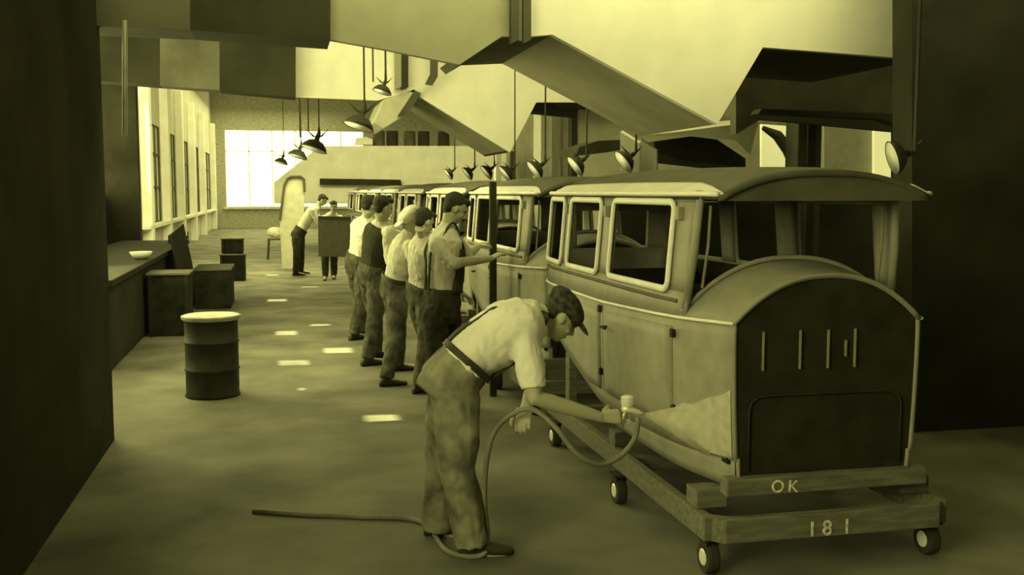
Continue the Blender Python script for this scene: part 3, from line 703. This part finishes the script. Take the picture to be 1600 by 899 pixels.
    if straps or overalls:
        for sx in (-1, 1):
            base = [(lerp(pel, wst, .7), .15, -1.0), (wst, .15, -1), (lerp(wst, chs, .6), .20, -1), (chs, .32, -1), (lerp(chs, nk, .45), .46, -.75), (lerp(chs, nk, .85), .50, 0), (lerp(chs, nk, .45), .46, .75), (chs, .42, 1), (lerp(wst, chs, .6), .42, 1), (wst, .42, 1)]
            fw = face - hup * face.dot(hup)
            pts = []; nr = []
            for p, a_, d_ in base:
                tg = (chs - wst).normalized() if (p - pel).length > .15 else up_
                L = (lat - tg * lat.dot(tg)).normalized(); D_ = tg.cross(L); D_ = D_ if D_.dot(face + Vector((0, 0, -.3))) > 0 else -D_
                off = .142 * s * girth if abs(d_) > .9 else .125 * s
                q = p + L * sx * a_ * .19 * s + D_ * d_ * off * .98
                if d_ == 0: q += tg * .055 * s
                pts.append(q); nr.append((D_ * d_ + (tg if abs(d_) < .9 else Vector((0, 0, 0)))).normalized())
            b = MB(); b.loft([[q + lat * u + n_ * v for u, v in ((-.017 * s, -.004), (.017 * s, -.004), (.017 * s, .006), (-.017 * s, .006))] for q, n_ in zip(spline(pts, 5), spline(nr, 5))]); b.build('strap', M['leather'] if not overalls else M[legs], t, world=True, smooth=True)
    if overalls:
        tg = (chs - wst).normalized(); L = (lat - tg * lat.dot(tg)).normalized(); D_ = tg.cross(L); D_ = D_ if D_.dot(face) > 0 else -D_
        b = MB(); b.grid(lambda u, v: lerp(pel, chs, .3 + .75 * v) + L * math.sin((u - .5) * (3.3 - 1.0 * v)) * .200 * s + D_ * math.cos((u - .5) * (3.3 - 1.0 * v)) * .158 * s, 16, 10)
        b.build('bib', M[legs], t, world=True, solidify=.012, smooth=True)
    if vest:
        b = MB(); torso(b, .022 * s, 1, 7); b.build('vest', M['vest'], t, world=True, voxel=.010 * s, wrinkle=.008, msmooth=2)
    for S in 'LR':
        an, to = V('an' + S), V('to' + S); f = (to - an); f.z = 0; f.normalize(); z0 = J.get('fz' + S, 0)
        b = MB(); sole = Vector((an.x, an.y, z0)); X = f.cross(Vector((0, 0, 1)))
        rings = []
        for a_, w_, h_ in ((-.075, .022, .045), (-.06, .034, .075), (-.01, .038, .095), (.05, .042, .085), (.11, .047, .062), (.16, .045, .048), (.195, .034, .04), (.21, .015, .03)):
            c = sole + f * a_ * s; rings.append([c + X * math.cos(q) * w_ * s + Vector((0, 0, max(0, h_ * s * (.5 + .5 * math.sin(q))))) for q in [2 * math.pi * k / 14 for k in range(14)]])
        b.loft(rings); b.tube([an + Vector((0, 0, .05)), sole + Vector((0, 0, .05))], [.05 * s, .045 * s], 12)
        b.build('shoe', M['leather'], t, world=True, voxel=.008)
    return t
def A(d, Y):
    """joint table written as picture positions with a distance, turned into world points"""
    out = {}
    for k, v in d.items():
        out[k] = at(v[0], v[1], Y + (v[2] if len(v) > 2 else 0)) if isinstance(v, tuple) else v
    return out
right = Vector((1, -.12, 0)); away = Vector((.12, 1, 0))
PY = 5.12
J = A(dict(pelvis=(704, 594), waist=(740, 553), chest=(797, 514, -.02), neck=(844, 494), head=(876, 496),
           shR=(820, 520, -.17), elR=(836, 622, -.26), wrR=(938, 652, -.24), haR=(985, 650, -.22),
           shL=(822, 530, .17), elL=(836, 600, .20), wrL=(822, 634, -.02), haL=(818, 655, -.10),
           hipR=(712, 622, -.09), knR=(716, 735, -.12), anR=(738, 848, -.12), toR=(790, 868, -.14),
           hipL=(704, 618, .09), knL=(692, 728, .16), anL=(684, 822, .22), toL=(730, 838, .20)), PY)
painter = person('bending painter in white shirt, dark flat cap and paint-spattered trousers, spraying the car side', J, away, Vector((.72, 0, -.66)), Vector((.66, 0, .72)), s=1.02, top='shirt', legs='paint_denim', sleeve='short', hat='cap', belt=True, straps=True,
                 curl=(.5, 1.0), hn=(Vector((0, 0, -1)), Vector((0, .8, -.6))), voxel=.005, girth=1.0, loose=.030, baggy=.012)
# spray gun in his hand
HP = at(962, 650, PY - .23)
gun = thing('spray_gun', 'small bright metal spray gun held by the bending painter', 'spray gun', HP)
def gl(dx, dy, dz): return HP + Vector((dx, dy, dz))
MB().tube([gl(.03, 0, -.06), gl(.045, 0, .0), gl(.06, 0, .03)], [.014, .013, .014], 10).build('grip', M['steel'], gun, world=True, smooth=True)
MB().tube([gl(.035, 0, .035), gl(.08, 0, .028), gl(.12, 0, .012), gl(.15, 0, .002)], [.016, .018, .014, .008], 12).build('barrel', M['bright_steel'], gun, world=True, smooth=True)
MB().lathe([(.012, 0), (.030, .01), (.034, .03), (.034, .055), (.02, .062)], gl(.062, 0, .040), None, 14).build('paint_cup', M['bright_steel'], gun, world=True)
MB().tube([gl(.07, 0, .012), gl(.075, 0, -.02), gl(.07, 0, -.045)], .004, 6).build('trigger', M['steel'], gun, world=True)
# air hose
hp = [at(997, 652, PY - .23), at(992, 685, PY - .25), at(968, 714, PY - .28), at(935, 726, PY - .30), at(900, 708, PY - .3), at(868, 668, PY - .28), at(832, 640, PY - .2), at(800, 648, PY - .15), at(775, 672, PY - .18), at(762, 710, PY - .2), at(757, 780, PY - .15), gr(762, 838, .10), gr(752, 868, .014)]
hp += [gr(700, 862, .014), gr(655, 815, .014), gr(560, 808, .014), gr(480, 805, .014), gr(395, 799, .014)]
tag(MB().tube(spline(hp), .0135, 10).build('air_hose', M['hose'], smooth=True, base=True), 'air hose looping from the spray gun behind the painter and across the floor', 'hose')

JO = A(dict(pelvis=(690, 482), waist=(692, 440), chest=(694, 392), neck=(700, 352), head=(712, 326),
            shR=(683, 384, -.20), elR=(706, 412, -.26), wrR=(768, 404, .1), haR=(800, 385, .25),
            shL=(712, 376, .18), elL=(728, 400, .28), wrL=(748, 385, .55), haL=(765, 376, .7),
            hipR=(680, 495, -.09), knR=(682, 572, -.08), hipL=(700, 494, .09), knL=(704, 570, .12)), 8.2)
for S, x, y in (('R', 684, 648), ('L', 708, 636)):
    q = gr(x, y); JO['an' + S] = q + Vector((0, 0, .09)); JO['to' + S] = q + Vector((.19, .05, .03))
person('dark-haired worker in dark bib overalls, leaning both hands on the second car body', JO, (-.30, 1, 0), (.85, .05, -.50), (.5, 0, .87), s=1.0, top='shirt_grey', legs='denim_dark', sleeve='rolled', overalls=True, curl=(.5, .45), hn=((0, 0, -1), (0, 0, -1)))
def stand(label, hx, hy, Y, feet, lean=(0, 0), lat=(0, 1, 0), face=(1, 0, -.3), arms=None, s=1.0, headface=None, **kw):
    """standing figure: head centre at picture (hx,hy), distance Y; feet as ground pixels"""
    f = [gr(*p) for p in feet]; c = (f[0] + f[1]) / 2
    hd = at(hx, hy, Y); H = hd.z
    up = Vector((hd.x, hd.y, 0)) - Vector((c.x, c.y, 0))
    k = H / 1.60
    lat = Vector(lat).normalized()
    fw = Vector((lat.y, -lat.x, 0)); fw = fw if fw.dot(Vector(face)) > 0 else -fw
    def pt(z, a, o=0): return Vector((c.x, c.y, 0)) + up * a + fw * o + Vector((0, 0, z * k))
    pel = pt(.93, .18, -.07 * kw.get('bend', 0)) ; wst = pt(1.07, .32); chs = pt(1.29, .62); nk = pt(1.46, .85); 
    kw.pop('bend', None)
    Jd = dict(pelvis=pel, waist=wst, chest=chs, neck=nk, head=hd)
    rs = -lat if (fw.cross(Vector((0, 0, 1)))).dot(-lat) > 0 else lat        # person's right
    for S, sg in (('R', 1), ('L', -1)):
        sh = lerp(chs, nk, .4) + rs * sg * .175 * k; Jd['sh' + S] = sh
        aw = arms[S] if arms and S in arms else ((.05, -.25), (.30, -.18))
        el = sh + (fw * aw[0][0] + Vector((0, 0, aw[0][1])) + rs * sg * .05) ; el = sh + (el - sh).normalized() * .29 * k
        wr = el + (fw * aw[1][0] + Vector((0, 0, aw[1][1])) - rs * sg * .03).normalized() * .26 * k
        Jd['el' + S] = el; Jd['wr' + S] = wr; Jd['ha' + S] = wr + (wr - el).normalized() * .18 * k
        hp_ = pel + rs * sg * .09 * k - Vector((0, 0, .05)); Jd['hip' + S] = hp_
        ft = f[0] if S == 'R' else f[1]
        Jd['an' + S] = ft + Vector((0, 0, .09)); Jd['to' + S] = ft + fw * .2 * k + Vector((0, 0, .03))
        Jd['kn' + S] = lerp(hp_, Jd['an' + S], .5) + fw * .035
    face = headface or face
    return person(label, Jd, lat, face, Vector((0, 0, 1)) - Vector(face) * Vector(face).normalized().z, s=k * s, **kw)
stand('worker in a white cap and light shirt leaning towards the third car body', 641, 345, 9.9, [(604, 604), (622, 580)], face=(.9, .3, -.35), headface=(-.8, -.25, -.45), top='shirt_grey', legs='denim', sleeve='rolled', hat='white_cap', belt=True, lat=(-.2, 1, 0))
stand('bareheaded dark-haired worker in a light shirt, close behind the man in overalls', 663, 347, 9.1, [(655, 615), (668, 604)], face=(.8, .5, -.45), top='shirt_grey', legs='denim', sleeve='rolled', lat=(-.4, 1, 0))
stand('worker in a dark vest over a light shirt with bare forearm hanging', 599, 325, 10.9, [(574, 572), (588, 560)], face=(.9, .4, -.25), top='shirt_grey', legs='denim', sleeve='rolled', vest=True, lat=(-.5, 1, 0), arms={'R': ((-.02, -.3), (.03, -.3))})
stand('worker in a plain white shirt, seen from behind left of the man in the vest', 577, 322, 12.7, [(553, 532), (566, 526)], face=(.7, .6, -.25), top='shirt', legs='denim', sleeve='long', lat=(-.8, 1, 0), arms={'R': ((.1, -.3), (.25, -.15))})
JB = A(dict(pelvis=(466, 366), waist=(474, 354), chest=(486, 334), neck=(497, 322), head=(504, 313),
            shR=(488, 330, -.2), elR=(497, 347, -.2), wrR=(507, 362, -.1), haR=(511, 370), shL=(492, 330, .2), elL=(500, 346, .2), wrL=(510, 360, .2), haL=(514, 367, .2),
            hipR=(464, 372, -.1), knR=(464, 400, -.1), hipL=(468, 372, .1), knL=(470, 400, .1)), 22.5)
for S, x, y in (('R', 462, 431), ('L', 470, 428)):
    q = gr(x, y); JB['an' + S] = q + Vector((0, 0, .09)); JB['to' + S] = q + Vector((.19, -.02, .03))
person('far worker in a light shirt stooping forward beside the tall pale panel', JB, (0, 1, 0), (.8, 0, -.6), (.6, 0, .8), s=1.0, top='shirt_grey', legs='denim_dark', sleeve='rolled', voxel=.008)
stand('far worker whose head and legs show above and below the brown panel', 521, 323, 21.4, [(508, 438), (522, 436)], face=(-.2, -1, -.2), top='shirt_grey', legs='denim_dark', sleeve='rolled', lat=(1, -.1, 0), voxel=.008, arms={'R': ((.12, -.22), (.3, 0)), 'L': ((.12, -.22), (.3, 0))})

# ------------------------------------------------------------------ aisle items
t = thing('carried_panel', 'flat brown rectangular panel held in front of a far worker', 'panel', at(523, 402, 20.9))
MB().prism(P([(497, 341), (548, 342), (550, 402), (497, 401)], 20.9), (0, .05, 0)).build('sheet', M['card'], t, world=True, bevel=.01)
MB().prism(P([(497, 338), (548, 339), (548, 343), (497, 342)], 20.86), (0, .09, 0)).build('rim', M['dark_board'], t, world=True)
t = thing('door_panel', 'tall pale round-cornered panel standing behind the stooping worker', 'panel', gr(456, 425))
b = MB(); pts = [(437, 345), (444, 290), (449, 279), (455, 276), (470, 276), (475, 280), (476, 300), (474, 421.5), (441, 421)]
b.prism(P(pts, 24.4), (0, .06, 0)).build('sheet', M['pale_panel'], t, world=True, bevel=.02)
b = MB(); b.tube(P(pts[:7], 24.37), .03, 8).build('edge', M['dark_board'], t, world=True)
t = thing('work_trestle', 'low dark-legged trestle with a pale cloth at the far left of the aisle', 'trestle', gr(436, 405))
a = gr(436, 405); MB().box((a.x, a.y, .55), (.6, .3, .05)).build('top', M['dark_board'], t, world=True, bevel=.01)
for sx in (-.26, .26):
    for sy in (-.1, .1): MB().tube([(a.x + sx, a.y + sy, .55), (a.x + sx * 1.15, a.y + sy * 1.6, 0)], .03, 8).build('leg', M['black_board'], t, world=True)
tag(MB().ell((a.x - .1, a.y, .745), (.22, .14, .15)).build('cloth_heap', M['shirt_grey'], base=True, voxel=.02, wrinkle=.03), 'pale cloth heaped on the low trestle', 'cloth')

# drum in the left foreground
q = gr(333, 618); dt = thing('drum', 'dark open metal drum with a pale top standing left of the aisle', 'drum', (q.x, q.y, 0))
MB().lathe([(.235, 0), (.245, .01), (.235, .03), (.235, .24), (.247, .25), (.235, .26), (.235, .49), (.247, .50), (.235, .51), (.235, .70), (.25, .715)], seg=32).build('shell', M['drum'], dt, smooth=True)
MB().lathe([(.25, .70), (.262, .715), (.262, .735), (.24, .74)], seg=32).build('rim', M['steel'], dt)
MB().lathe([(.245, .72), (.245, .742), (.15, .747), (.02, .748)], seg=32).build('lid', M['drum_lid'], dt)
# bench and things on the left
bench = thing('workbench', 'long dark workbench under the left windows', 'workbench', (-2.3, 15.5, 0))
MB().box((-2.3, 15.5, .92), (1.2, 9.0, .07)).build('bench_top', M['crate'], bench, world=True, bevel=.01)
MB().box((-2.0, 15.5, .45), (.5, 8.8, .86)).build('cupboard', M['black_board'], bench, world=True, bevel=.01)
for y in (11.4, 19.6):
    MB().box((-2.8, y, .44), (.1, .1, .88)).build('leg', M['crate'], bench, world=True)
def crate(label, x, y, w_, d_, z0, h, m='crate', edge=True):
    t = thing('crate', label, 'crate', (x, y, z0), group='crates beside the workbench')
    MB().box((0, 0, h / 2), (w_, d_, h)).build('box', M[m], t, bevel=.01)
    if edge:
        MB().box((0, 0, h), (w_ + .04, d_ + .04, .03)).build('lid', M['dolly'], t, bevel=.006)
        for sx in (-1, 1): MB().box((sx * (w_ / 2 - .03), -d_ / 2 - .01, h / 2), (.05, .02, h - .04)).build('batten', M['crate'], t)
    return t
q = gr(364, 440); crate('dark crate on the floor at the far bench end, under a smaller box', q.x, q.y + .3, .5, .5, 0, .55)
crate('small dark box on top of the far crate', q.x, q.y + .3, .44, .4, .58, .3)
q = gr(330, 480); crate('broad low dark crate between the drum and the workbench', q.x + .05, q.y + .3, .55, 1.2, 0, .62)
q = gr(300, 520); crate('dark crate close to the bench front, behind the drum', q.x - .25, q.y, .5, .6, 0, .8)
t = thing('leaning_board', 'dark board leaning against the bench behind the drum', 'board', gr(300, 470))
a = Vector((-1.45, 16.1, 0)); MB().prism([a, a + Vector((-.22, .1, 1.2)), a + Vector((-.22, 2.2, 1.3)), a + Vector((0, 2.3, 0))], (.03, 0, .01)).build('sheet', M['crate'], t, world=True)
a = Vector((-1.85, 14.4, .955)); tag(MB().lathe([(.06, 0), (.11, .03), (.15, .10), (.14, .10), (.10, .04), (.02, .03)], a, None, 20).build('bowl', M['shirt'], base=True, smooth=True), 'pale bowl at the near edge of the workbench', 'bowl')
tag(MB().box((-2.25, 13.2, 1.0), (.16, .12, .09)).build('small_box', M['pale_panel'], base=True, bevel=.01), 'pale small box on the near end of the workbench', 'box')
t = thing('bench_vice', 'dark vice on the far part of the workbench', 'vice', (-1.85, 18.8, .955))
MB().box((-1.85, 18.8, 1.03), (.2, .14, .15)).build('vice_body', M['black_metal'], t, world=True, bevel=.02)
MB().tube([(-1.7, 18.8, 1.06), (-1.62, 18.8, 1.06)], .02, 8).build('screw', M['black_metal'], t, world=True)
MB().tube([(-1.62, 18.8, .96), (-1.62, 18.8, 1.16)], .01, 8).build('handle', M['black_metal'], t, world=True)
for i, (x0, y0, x1, y1) in enumerate(((480, 150, 482, 205), (468, 150, 469, 215), (582, 70, 583, 128))):
    a = at(x0, y0, 16 if i < 2 else 12.4); a.z = CZ; c = at(x1, y1, 16 if i < 2 else 12.4)
    tag(MB().tube([a, c], .012, 6).build('hanging_rope', M['dark_board'], base=True), ['thin rope hanging right of the far window top', 'thin rope left of its twin against the brick', 'thin rope dropping to the lamp before the bright bulkhead'][i], 'rope')
pp = at(770, 300, 9.0)
tag(MB().box((pp.x, 9.0, .97), (.06, .06, 1.94)).build('upright_post', M['black_metal'], base=True, bevel=.006), 'dark upright post standing in front of the second car body', 'post')
# paint mist leaving the gun
a = gl(.155, 0, 0); c = at(1122, 670, 4.76); dvec = (c - a)
ax = dvec.normalized().to_track_quat('Z', 'Y').to_matrix(); L = dvec.length
m = bpy.data.materials.new('paint_mist'); m.use_nodes = True; nt = m.node_tree; nt.nodes.clear()
out = nt.nodes.new('ShaderNodeOutputMaterial'); mx = nt.nodes.new('ShaderNodeMixShader'); tr = nt.nodes.new('ShaderNodeBsdfTransparent'); ad = nt.nodes.new('ShaderNodeMixShader')
df = nt.nodes.new('ShaderNodeBsdfDiffuse'); tl = nt.nodes.new('ShaderNodeBsdfTranslucent'); nz = nt.nodes.new('ShaderNodeTexNoise'); mr = nt.nodes.new('ShaderNodeMapRange')
df.inputs[0].default_value = tl.inputs[0].default_value = (.92, .89, .74, 1); nz.inputs['Scale'].default_value = 9; mr.inputs['To Min'].default_value = .12; mr.inputs['To Max'].default_value = .62
tc = nt.nodes.new('ShaderNodeTexCoord'); nt.links.new(tc.outputs['Object'], nz.inputs['Vector']); nt.links.new(nz.outputs['Fac'], mr.inputs['Value']); nt.links.new(mr.outputs[0], mx.inputs[0])
ad.inputs[0].default_value = .4; nt.links.new(df.outputs[0], ad.inputs[1]); nt.links.new(tl.outputs[0], ad.inputs[2]); nt.links.new(tr.outputs[0], mx.inputs[1]); nt.links.new(ad.outputs[0], mx.inputs[2]); nt.links.new(mx.outputs[0], out.inputs['Surface'])
tag(MB().lathe([(.006, 0), (.03, L * .15), (.13, L * .8), (.155, L * .93), (.15, L * .95)], a, ax, 24, cap=False).build('paint_mist', m, base=True, smooth=True), 'pale cone of paint mist between the spray gun and the car side', 'mist', kind='stuff')
